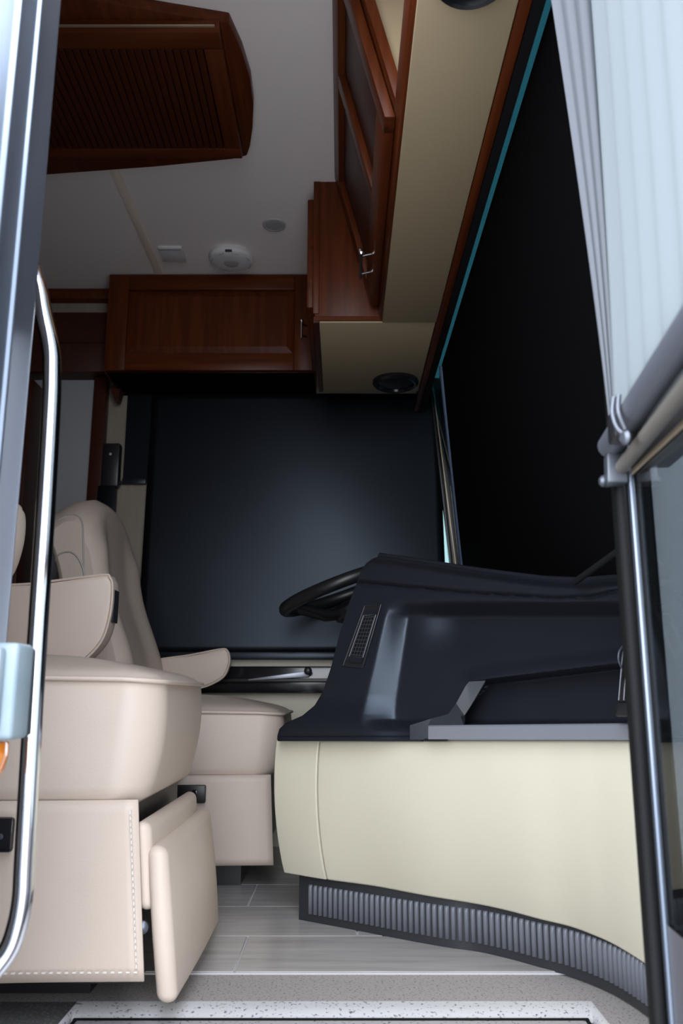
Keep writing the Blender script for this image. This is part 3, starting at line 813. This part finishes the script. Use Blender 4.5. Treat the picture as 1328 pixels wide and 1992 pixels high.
# windshield shade and the corner pillar
wsd = thing('roller_blind', 'black roller shade covering the sloping windshield', 'window shade', (.40, 2.0, .78))
nu, nv = 50, 40; V = []
for i in range(nu):
    for j in range(nv):
        u, v = i/(nu-1), j/(nv-1); y_ = lerp(.955, 2.98, u); z = lerp(lerp(.66, .84, u), 1.589, v); y = lerp(.955, lerp(3.0, 2.60, v), u)
        x = wsx(z)-.022-.012*math.sin(math.pi*v)*(.6+.4*math.sin(y*4))+.050*(1-u)*(1-v)
        V.append((x, y, z))
o = make('shade_cloth', V, grid_faces(nu, nv), 'shade_dull', wsd, smooth=True)
md = o.modifiers.new('t', 'SOLIDIFY'); md.thickness = .002
tube('side_hem', [(wsx(z)-.024, lerp(3.0, 2.605, (z-.82)/.767), z) for z in [.82+.767*k/10 for k in range(11)]], .009, 'shade_edge', wsd, 8)
tube('pull_bar', [PY(1118, 1132, 1.5), PY(1240, 1045, 1.27)], .006, 'rubber', wsd, 8)
cp = thing('corner_pillar', 'slim dark pillar with brass bead between windshield and driver window', 'pillar', (.42, 3.0, .7))
def pillar_pts(px0, px1, d):
    return [PY(px0, 738, d), PY(lerp(px0, px1, .5), 920, d), PY(px1, 1112, d)]
def bar(name, pxa, pxb, wpx, d, th, m):
    a, b = PY(pxa, 735, d), PY(pxb, 1125, d); ww = Vector((wpx*d/1620, 0, 0)); t = Vector((0, th, 0))
    hexa(name, [b-ww/2, b+ww/2, b+ww/2+t, b-ww/2+t, a-ww/2, a+ww/2, a+ww/2+t, a-ww/2+t], m, cp, bev=.001)
bar('pillar_post', 850, 893, 18, 3.01, .04, 'black_plastic')
bar('brass_bead', 840, 890, 2.6, 3.0, .008, 'brass_bead')
bar('inner_rail', 836, 881, 5, 3.02, .03, 'black_plastic')
bar('outer_rail', 853, 897, 3, 3.0, .01, 'black_gloss')
bar('seal_strip', 868, 903, 9, 3.02, .02, 'shade_edge')
hexa('teal_clip', [PY(853, 741, 2.99), PY(871, 742, 2.99), PY(871, 742, 3.03), PY(853, 741, 3.03), PY(856, 720, 2.99), PY(872, 718, 2.99), PY(872, 718, 3.03), PY(856, 720, 3.03)], 'bumper_grey', cp, bev=.002)

# ================================================================== OVERHEAD CABINETS
ZS = 1.592                     # underside of the front valance
XT, XB = .002, .118            # slanted face: x at ceiling, x at underside
XW = .300; XI = .277
Y_BLK, Y_CAB = 2.268, 2.835
def slx(z, out=0.0): return XT+(XB-XT)*(CEIL-z)/(CEIL-ZS)-out
fc = thing('front_cabinet', 'long cherry wood overhead cabinet above the windshield, one compartment standing open', 'cabinet', (.2, 1.6, ZS), 'overhead cabinets')
y0c = NEAR1+.002
def slab(name, ya, yb, za, zb, o0, o1, m, parent, bev=.0015):
    """piece lying in the slanted face, from o0 (back) to o1 (front) proud of it"""
    return hexa(name, [(slx(za, o1), ya, za), (slx(za, o0), ya, za), (slx(za, o0), yb, za), (slx(za, o1), yb, za),
                       (slx(zb, o1), ya, zb), (slx(zb, o0), ya, zb), (slx(zb, o0), yb, zb), (slx(zb, o1), yb, zb)], m, parent, bev)
box('cabinet_bottom', XB-.002, XI, y0c, Y_BLK-.003, ZS+.006, ZS+.02, 'wall_tan', fc)
box('cabinet_back', XI-.02, XI, y0c, Y_BLK-.003, ZS+.02, CEIL-.002, 'vinyl_beige', fc)
slab('bottom_rail', y0c, Y_BLK-.003, ZS, ZS+.045, -.018, .004, 'wood_y', fc)
slab('top_rail', y0c, Y_BLK-.003, CEIL-.03, CEIL-.002, -.018, .004, 'wood_y', fc)
YS = 1.395
slab('stile', YS, YS+.07, ZS+.045, CEIL-.03, -.018, .003, 'wood_z', fc)
slab('stile', 2.18, Y_BLK-.003, ZS+.045, CEIL-.03, -.018, .003, 'wood_z', fc)
hexa('partition', [(slx(ZS+.02)+.02, YS+.02, ZS+.02), (XI-.02, YS+.02, ZS+.02), (XI-.02, YS+.035, ZS+.02), (slx(ZS+.02)+.02, YS+.035, ZS+.02),
                   (slx(CEIL)+.02, YS+.02, CEIL-.002), (XI-.02, YS+.02, CEIL-.002), (XI-.02, YS+.035, CEIL-.002), (slx(CEIL)+.02, YS+.035, CEIL-.002)], 'vinyl_beige', fc)
# closed two-panel door
DZ0, DZ1, DA, DB = ZS+.030, CEIL-.012, 1.425, 2.235
door = slab('cabinet_door', DA, DA+.05, DZ0, DZ1, .005, .026, 'wood_z', fc)
slab('door_stile', DB-.055, DB, DZ0, DZ1, .005, .026, 'wood_z', door)
slab('door_rail', DA+.05, DB-.055, DZ0, DZ0+.055, .005, .026, 'wood_y', door)
slab('door_rail', DA+.05, DB-.055, DZ1-.05, DZ1, .005, .026, 'wood_y', door)
slab('door_rail', 1.745, 1.79, DZ0+.055, DZ1-.05, .005, .026, 'wood_z', door)
slab('door_panel', DA+.05, 1.745, DZ0+.055, DZ1-.05, .004, .010, 'wood_dark', door)
slab('door_panel', 1.79, DB-.055, DZ0+.055, DZ1-.05, .004, .010, 'wood_dark', door)
hz = .5
def pull(name, parent, p0, p1, nrm, post=.028, r=.0045):
    p0, p1, nrm = Vector(p0), Vector(p1), Vector(nrm).normalized(); t = (p1-p0)
    h = tube(name, [p0+nrm*post-t*.22, p1+nrm*post+t*.22], r, 'chrome', parent, 10)
    for p in (p0, p1): tube('post', [p, p+nrm*post], r*.75, 'chrome', h, 8)
    e = p0+nrm*post-t*.22
    lathe('knob_end', [(r*1.5, 0), (r*1.8, .002), (r*1.8, .006), (r*1.2, .008)], e, -t, 'chrome', h, 16)
    return h
nf = Vector((-(CEIL-ZS), 0, -(XB-XT))).normalized()
hp = [(slx(ZS+.05, .027), y, ZS+.05) for y in (1.98, 2.075)]
pull('door_pull', door, hp[0], hp[1], nf)
# lift-up door of the open compartment, raised flat under the ceiling, with its black stay
stay = tube('lift_stay', [(slx(ZS+.06)+.10, 1.10, ZS+.06), (slx(ZS+.16)+.07, 1.33, ZS+.13)], .008, 'black_plastic', fc, 8)
for y, dz in ((1.14, .02), (1.22, .045), (1.30, .07)):
    lathe('stay_screw', [(.006, 0), (.006, .02)], (slx(ZS+.06)+.09, y, ZS+.055+dz), (-1, 0, 0), 'black_plastic', stay, 10)

# beige valance panel with brown edge, round speaker grille
vp = thing('valance_panel', 'long beige padded panel under the front cabinet with brown wood edge', 'valance', (.2, 1.6, ZS))
box('padded_panel', XB+.001, .278, y0c, Y_BLK-.004, ZS-.010, ZS-.0006, 'vinyl_beige', vp, bev=.003)
box('wood_edge', .279, XW, y0c, 3.05, ZS-.010, ZS+.03, 'wood_y', vp, bev=.003)
box('gasket', XW+.001, XW+.020, y0c, 3.05, ZS-.012, ZS+.03, 'rubber', vp)
def speaker(px, py, z, r, label):
    c = PZ(px, py, z)
    t = thing('round_speaker', label, 'speaker', c, 'round black speakers under the valance')
    lathe('bezel', [(r*.72, -.002), (r*.80, -.016), (r*.90, -.018), (r, -.010), (r, 0.0), (r*.72, 0.0)], c, (0, 0, 1), 'black_gloss', t, 40)
    lathe('grille', [(r*.74, -.009), (r*.5, -.013), (0.001, -.014), (0.001, -.004), (r*.74, -.004)], c, (0, 0, 1), 'black_plastic', t, 40)
    return t
c1 = PZ(917, -22, ZS-.010)
speaker(917, -58, ZS-.010, .062, 'round black speaker under the beige panel, cut by the top of the photo')

# corner block above the driver with its soffit
cb = thing('corner_cabinet', 'plain cherry wood corner cabinet box between front cabinet and driver cabinet', 'cabinet', (.02, 2.5, 1.60), 'overhead cabinets')
prism('body', [(-.080, Y_BLK, 1.604), (.20, Y_BLK, 1.604), (.20, Y_BLK, CEIL-.001), (-.080, Y_BLK, CEIL-.001)], (0, Y_CAB+.0-Y_BLK, 0), 'wood_z', cb, bev=.004)
box('edge_band', -.084, -.066, Y_BLK-.004, Y_BLK+.002, 1.612, CEIL-.004, 'wood_z', cb, bev=.001)
box('cabinet_door', -.104, -.082, 2.30, Y_CAB-.03, 1.648, 2.008, 'wood_y', cb, bev=.003)
sf = thing('corner_soffit', 'beige soffit panel with dark wood edge above the driver window', 'soffit', (.1, 2.5, 1.59))
box('padded_panel', -.066, .277, Y_BLK+.004, Y_CAB+.008, 1.586, 1.600, 'vinyl_beige', sf, bev=.004)
box('wood_edge', -.078, .277, Y_BLK-.002, Y_BLK+.003, 1.590, 1.603, 'wood_x', sf)
box('side_edge', -.082, -.067, Y_BLK, Y_CAB+.008, 1.584, 1.603, 'wood_dark', sf)
speaker(769, 741, 1.586, .080, 'round black speaker on the soffit above the black window shade')

# cabinet over the driver window
dc = thing('driver_cabinet', 'cherry wood overhead cabinet with one raised panel door above the driver window', 'cabinet', (-.48, 2.95, 1.66), 'overhead cabinets')
a = PY(207, 540, Y_CAB); b = PY(610, 722, Y_CAB)
X0, X1, Z0, Z1 = -.862, -.098, b.z, CEIL-.002
box('body', X0, X1, Y_CAB+.022, FAR-.002, Z0, Z1, 'wood_x', dc, bev=.003)
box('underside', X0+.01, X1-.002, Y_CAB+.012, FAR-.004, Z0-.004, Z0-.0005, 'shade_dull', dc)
D0, D1 = Y_CAB, Y_CAB+.021
dd = box('cabinet_door', X0, X0+.075, D0, D1, Z0+.004, Z1-.004, 'wood_z', dc, bev=.003)
box('door_stile', X1-.075, X1-.002, D0, D1, Z0+.004, Z1-.004, 'wood_z', dd, bev=.003)
box('door_rail', X0+.075, X1-.075, D0, D1, Z0+.004, Z0+.07, 'wood_x', dd, bev=.003)
box('door_rail', X0+.075, X1-.075, D0, D1, Z1-.065, Z1-.004, 'wood_x', dd, bev=.003)
# raised panel: bevelled field
xa, xb_, za, zb_ = X0+.072, X1-.072, Z0+.067, Z1-.062
i1 = .030
V = [(xa, D0+.016, za), (xb_, D0+.016, za), (xb_, D0+.016, zb_), (xa, D0+.016, zb_),
     (xa+i1, D0+.004, za+i1), (xb_-i1, D0+.004, za+i1), (xb_-i1, D0+.004, zb_-i1), (xa+i1, D0+.004, zb_-i1)]
o = make('raised_panel', V, [(0, 1, 5, 4), (1, 2, 6, 5), (2, 3, 7, 6), (3, 0, 4, 7), (4, 5, 6, 7)], 'wood_z', dd)
h0 = PY(597, 634, D0); h1 = PY(597, 656, D0)
pull('door_pull', dd, (h0.x, D0, h0.z), (h1.x, D0, h1.z), (-.8, -.6, 0), post=.024, r=.004)

# ================================================================== CEILING FITTINGS
gr = thing('ceiling_grille', 'cherry wood ceiling box with a slatted return air panel and curved end', 'ceiling grille', (-.6, 1.8, 2.0))
ZP, ZF = 2.020, 1.985
near_e = [(-260, -72), (175, 0), (445, 45)]
arc = [(445, 45), (470, 100), (487, 155), (493, 205), (491, 250), (486, 285), (480, 303)]
far_e = [(480, 303), (452, 310), (300, 325), (95, 340), (-90, 352)]
poly = [PZ(*p, ZP) for p in near_e]+[PZ(*p, ZP) for p in arc[1:]]+[PZ(*p, ZP) for p in far_e[1:]]
prism('backing_plate', poly, (0, 0, CEIL-ZP), 'wood_y', gr, bev=.003)
fn0, ff0 = PZ(420, 63, ZF), PZ(460, 309, ZF)
ya, yb = fn0.y, ff0.y
xr = PZ(470, 300, ZF).x
xl = -1.15
ys0, ys1 = PZ(400, 97, ZF).y, PZ(430, 290, ZF).y
frm = box('grille_frame', xl, xr, ya, ys0, ZF, ZP, 'wood_x', gr, bev=.003)
box('frame_rail', xl, xr, ys1, yb, ZF, ZP, 'wood_x', frm, bev=.003)
xs1 = PZ(434, 288, ZF).x+.004
box('frame_stile', xs1, xr, ys0, ys1, ZF, ZP, 'wood_y', frm, bev=.002)
pitch = (PZ(404, 100, ZF).x-PZ(389, 100, ZF).x)
x = xs1-.003
k = 0
slm = None
box('dark_backing', xl, xs1, ys0, ys1, ZP-.004, ZP, 'rubber', frm)
while x-pitch > xl:
    if slm is None:
        o = box('slat', -(pitch-.0026), 0, ys0+.001, ys1-.001, ZF+.0005, ZF+.014, 'wood_slat', None, bev=.0008, seg=1); slm = o.data
    else:
        o = bpy.data.objects.new('slat', slm); COL.objects.link(o)
    o.location = (x, 0, 0); adopt(o, frm); x -= pitch
box('hinge_rail', xl, PZ(417, 61, ZF).x, ya-.006, ya-.001, ZF+.012, ZF+.016, 'brass_bead', gr)

c = PZ(450, 497, CEIL)
sd = thing('smoke_detector', 'round white smoke detector on the ceiling beside the driver cabinet', 'smoke detector', c)
lathe('base', [(.076, 0), (.080, -.006), (.080, -.014), (.06, -.014), (.06, 0)], c, (0, 0, 1), 'white_plastic', sd, 40)
lathe('cover', [(.079, -.014), (.076, -.024), (.066, -.030), (.045, -.032), (.030, -.0325), (.0301, -.030), (.001, -.030), (.001, -.012), (.079, -.012)], c, (0, 0, 1), 'white_plastic', sd, 40)
lathe('test_button', [(.026, -.028), (.025, -.034), (.015, -.0355), (.001, -.036), (.001, -.028)], c, (0, 0, 1), 'grey_plastic', sd, 28)
for a in range(8):
    t = math.radians(a*45+20); p0 = c+Vector((math.cos(t)*.068, math.sin(t)*.068, -.0295)); tt = Vector((-math.sin(t), math.cos(t), 0))*.013
    tube('vent_slot', [p0-tt, p0+tt], .0022, 'grey_plastic', sd, 6)
box('indicator_window', c.x-.012, c.x+.012, c.y-.078, c.y-.070, CEIL-.027, CEIL-.020, 'black_plastic', sd, bev=.001)
c = PZ(533, 436, CEIL)
cs_ = thing('ceiling_speaker', 'small round grey ceiling fitting above the smoke detector', 'ceiling fitting', c)
lathe('rim', [(.036, 0), (.040, -.002), (.038, -.006), (.030, -.007), (.030, 0)], c, (0, 0, 1), 'grey_plastic', cs_, 32)
lathe('grille', [(.030, -.005), (.018, -.0065), (.001, -.007), (.001, -.001), (.030, -.001)], c, (0, 0, 1), 'wall_grey', cs_, 32)
c = PZ(335, 492, CEIL)
wp = thing('switch_plate', 'square pale plate on the ceiling beside the seam strip', 'plate', c)
box('plate', c.x-.043, c.x+.043, c.y-.05, c.y+.05, CEIL-.009, CEIL, 'white_plastic', wp, bev=.003)
box('cover_lip', c.x-.038, c.x+.038, c.y-.046, c.y-.036, CEIL-.0115, CEIL-.008, 'grey_plastic', wp, bev=.001)

# ================================================================== DOORWAY
# left jamb: stepped aluminium extrusion
jm = thing('door_jamb', 'shiny stepped aluminium door jamb at the left of the doorway', 'door jamb', (JL, .9, -.5))
prof = [(JL-.012, .951), (JL, .951), (JL+.001, .945), (JL-.001, .889), (JL+.004, .886), (JL+.004, .881), (JL-.001, .878), (JL-.004, .845), (JL+.003, .838), (JL+.003, .828), (JL-.003, .824), (JL-.018, .800), (JL-.05, .795), (JL-.06, .838), (JL-.012, .838)]
prism('extrusion', [(x, y, -.9) for x, y in prof], (0, 0, 2.88), 'aluminium', jm, bev=.0012, smooth_angle=35)
bk_ = PY(40, 1250, .91); bk2 = PY(36, 1440, .91)
jb = thing('striker_block', 'pale blue grey plastic striker block on the left door jamb', 'striker', (bk2.x, .93, bk2.z))
box('block', JL-.004, bk_.x, .905, .955, bk2.z, bk_.z, 'bumper_grey', jb, bev=.006, seg=3)
box('block_lip', JL-.003, bk_.x-.012, .890, .906, bk2.z+.01, bk_.z-.006, 'bumper_grey', jb, bev=.004)
am0, am1 = PY(25, 1442, .95), PY(10, 1522, .95)
al = thing('amber_lens', 'small amber lens below the striker block', 'lens', (JL, .945, am1.z))
pts = [(JL-.002, am0.z), (JL+.011, am0.z), (JL+.0115, lerp(am0.z, am1.z, .35)), (JL+.008, lerp(am0.z, am1.z, .7)), (JL, am1.z)]
prism('lens', [(x, .925, z) for x, z in pts], (0, .03, 0), 'amber', al, bev=.002)

# chrome grab handle just inside, left
gh = thing('grab_handle', 'bent chrome grab handle tube beside the passenger seat', 'grab handle', PY(40, 1780, 1.12))
GD = 1.0
hpts = [PY(28, 430, GD-.01), PY(70, 545, GD), PY(84, 610, GD), PY(99, 678, GD), PY(101, 730, GD), PY(99, 800, GD), PY(88, 1000, GD), PY(72, 1250, GD), PY(52, 1600, GD), PY(47, 1690, GD), PY(44, 1745, GD), PY(34, 1800, GD), PY(15, 1850, GD), PY(-30, 1905, GD-.005), PY(-110, 1985, GD-.01)]
tube('tube', smooth_tab(hpts, 6), .0116, 'chrome', gh, 20)
e0, e1 = hpts[0], hpts[-1]
for e in (e0, e1):
    lathe('mount_flange', [(.028, -.006), (.030, 0), (.018, .008), (.014, .012)], (e.x-.02, NEAR1+.008, e.z), (0, 1, 0), 'chrome', gh, 24)
    tube('mount_post', [(e.x-.02, NEAR1+.01, e.z), e], .0125, 'chrome', gh, 16)

# right post with weather strip
rp = thing('door_post', 'black weather-stripped door post between cream console and open door', 'door post', (JR, .93, -.5))
def vline(px, y, d): return PY(px, y, d).x
xr0 = PY(1218, 1300, .94).x
box('post', xr0, JR+.022, .935, .952, -.9, 1.98, 'post_black', rp, bev=.003)
tube('weather_strip', [(xr0+.006, .933, z) for z in (-.5, 0, .5, 1, 1.5, 1.97)], .0055, 'rubber', rp, 8)
# catch on the post
ct = thing('shade_catch', 'small metal catch pin sticking out of the door post', 'catch', PY(1200, 938, .93))
a0, a1 = PY(1176, 936, .925), PY(1214, 930, .925)
tube('pin', [a0, a1], .0075, 'steel', ct, 12)
lathe('pin_tip', [(.006, 0), (.007, .003), (.004, .006)], a0, (-1, 0, 0), 'steel', ct, 12)
hexa('clip', [a0+Vector((.004, -.008, .002)), a1+Vector((0, -.008, .002)), a1+Vector((0, .008, .002)), a0+Vector((.004, .008, .002)), a0+Vector((.010, -.008, .016)), a1+Vector((0, -.008, .022)), a1+Vector((0, .008, .022)), a0+Vector((.010, .008, .016))], 'black_plastic', ct, bev=.002)

# open entry door, swung out towards the viewer on the right
dr = struct(thing('door_1', 'open entry door with dark frame and tall glass, swung outward on the right', 'door', (.34, .9, -.3)))
H = Vector((PY(1250, 1350, .925).x, .925, 0)); dirv = Vector((-.064, -1, 0)).normalized(); nrm = Vector((1, -.064, 0)).normalized()   # along the leaf, and towards its outer face
def leaf(name, s0, s1, z0, z1, t0, t1, m, parent=dr, bev=.002):
    P = lambda s, t, z: H+dirv*s+nrm*t+Vector((0, 0, z))
    return hexa(name, [P(s0, t0, z0), P(s0, t1, z0), P(s1, t1, z0), P(s1, t0, z0), P(s0, t0, z1), P(s0, t1, z1), P(s1, t1, z1), P(s1, t0, z1)], m, parent, bev)
leaf('hinge_stile', 0, .010, -.85, 1.95, 0, .006, 'aluminium')
leaf('stile_core', .0, .010, -.85, 1.95, .0065, .012, 'door_dark')
leaf('lower_panel', .011, .62, -.85, .292, .003, .045, 'door_dark')
leaf('outer_stile', .58, .62, .295, 1.95, 0, .045, 'door_dark')
leaf('middle_rail', .011, .58, .77, .835, .002, .045, 'door_dark')
leaf('rail_edge', .011, .58, .762, .7695, .001, .010, 'brass_bead')
leaf('top_rail', .011, .58, 1.90, 1.95, .003, .045, 'door_dark')
leaf('glass_pane', .011, .58, .292, .762, .003, .007, 'glass_door', bev=0)
leaf('glass_pane', .011, .58, .835, 1.90, .034, .038, 'glass_clear', bev=0)
leaf('pocket_recess', .035, .3, -.2, .155, -.001, .004, 'black_plastic')
leaf('pocket_edge', .026, .035, -.2, .163, -.003, .004, 'door_dark')

# translucent roll shade inside the door's upper glass
dsd = thing('roller_blind', 'pale blue translucent roll shade hanging inside the open entry door', 'door shade', (.31, .8, .82))
B0 = PY(1190, 850, .925); Bdir = (Vector((.28, .635, B0.z))-Vector((.315, .93, B0.z))).normalized()
T0 = PY(1076, 0, .925)
nu, nv = 70, 30; V = []
LEN = .52
for i in range(nu):
    for j in range(nv):
        u, v = i/(nu-1), j/(nv-1); s = .002+u*LEN
        z = lerp(B0.z, 1.88, v); tz = (z-B0.z)/(T0.z-B0.z)
        base = Vector((B0.x, .925, 0))+Vector((Bdir.x, Bdir.y, 0))*s
        bow = (T0.x-B0.x)*(tz**1.25 if tz > 0 else 0)+.046*max(0, tz)
        fold = .0055*math.sin(s*95+.6*math.sin(v*3))*math.exp(-s*1.5)+.003*math.sin(s*210+v)*(s < .09)
        V.append((base.x+bow+fold, base.y, z))
cl = make('shade_cloth', V, grid_faces(nu, nv), 'shade_cloth', dsd, smooth=True)
V = []
for j in range(nv):
    v = j/(nv-1); z = lerp(B0.z-.01, 1.88, v); tz = max(0, (z-B0.z)/(T0.z-B0.z)); bow = (T0.x-B0.x)*tz**1.25
    for k in range(13):
        q = k/12
        V.append((B0.x+bow-.001+(.046*tz+.003)*q, .928-.008*q+.0022*math.sin(q*19+v*2), z))
make('edge_film', V, grid_faces(nv, 13), 'shade_film', dsd, smooth=True)
def bpt(s, dx=0, dz=0): return Vector((B0.x+dx, .925, B0.z+dz))+Vector((Bdir.x, Bdir.y, 0))*s
tube('hem_bar', [bpt(-.004, -.002, -.010), bpt(.2, -.002, -.010), bpt(.52, -.002, -.010)], .0145, 'hem_grey', dsd, 16)
tube('guide_rail', [bpt(-.006, .006, -.040), bpt(.52, .006, -.040)], .008, 'rail_grey', dsd, 12)
hk = tube('hook', smooth_tab([bpt(.105, -.018, .010), bpt(.107, -.021, -.008), bpt(.112, -.018, -.026), bpt(.12, -.012, -.036)], 5), .0028, 'steel', dsd, 8)
tube('hook_arm', smooth_tab([bpt(.128, -.018, .004), bpt(.13, -.02, -.014), bpt(.128, -.014, -.032)], 5), .0026, 'steel', hk, 8)
lathe('hook_screw', [(.007, 0), (.008, .003), (.005, .006)], bpt(.125, -.012, -.040), (-1, -.3, 0), 'steel', hk, 12)
hexa('end_bracket', [bpt(-.008, -.012, -.058), bpt(-.008, .012, -.058), bpt(.014, .012, -.058), bpt(.014, -.012, -.058), bpt(-.008, -.010, -.022), bpt(-.008, .012, -.022), bpt(.014, .012, -.022), bpt(.014, -.010, -.022)], 'steel', dsd, bev=.003)
hexa('bar_cap', [bpt(.062, -.019, -.030), bpt(.062, .006, -.030), bpt(.098, .006, -.030), bpt(.098, -.019, -.030), bpt(.062, -.018, .004), bpt(.062, .006, .004), bpt(.098, .006, .004), bpt(.098, -.018, .004)], 'black_plastic', dsd, bev=.004)
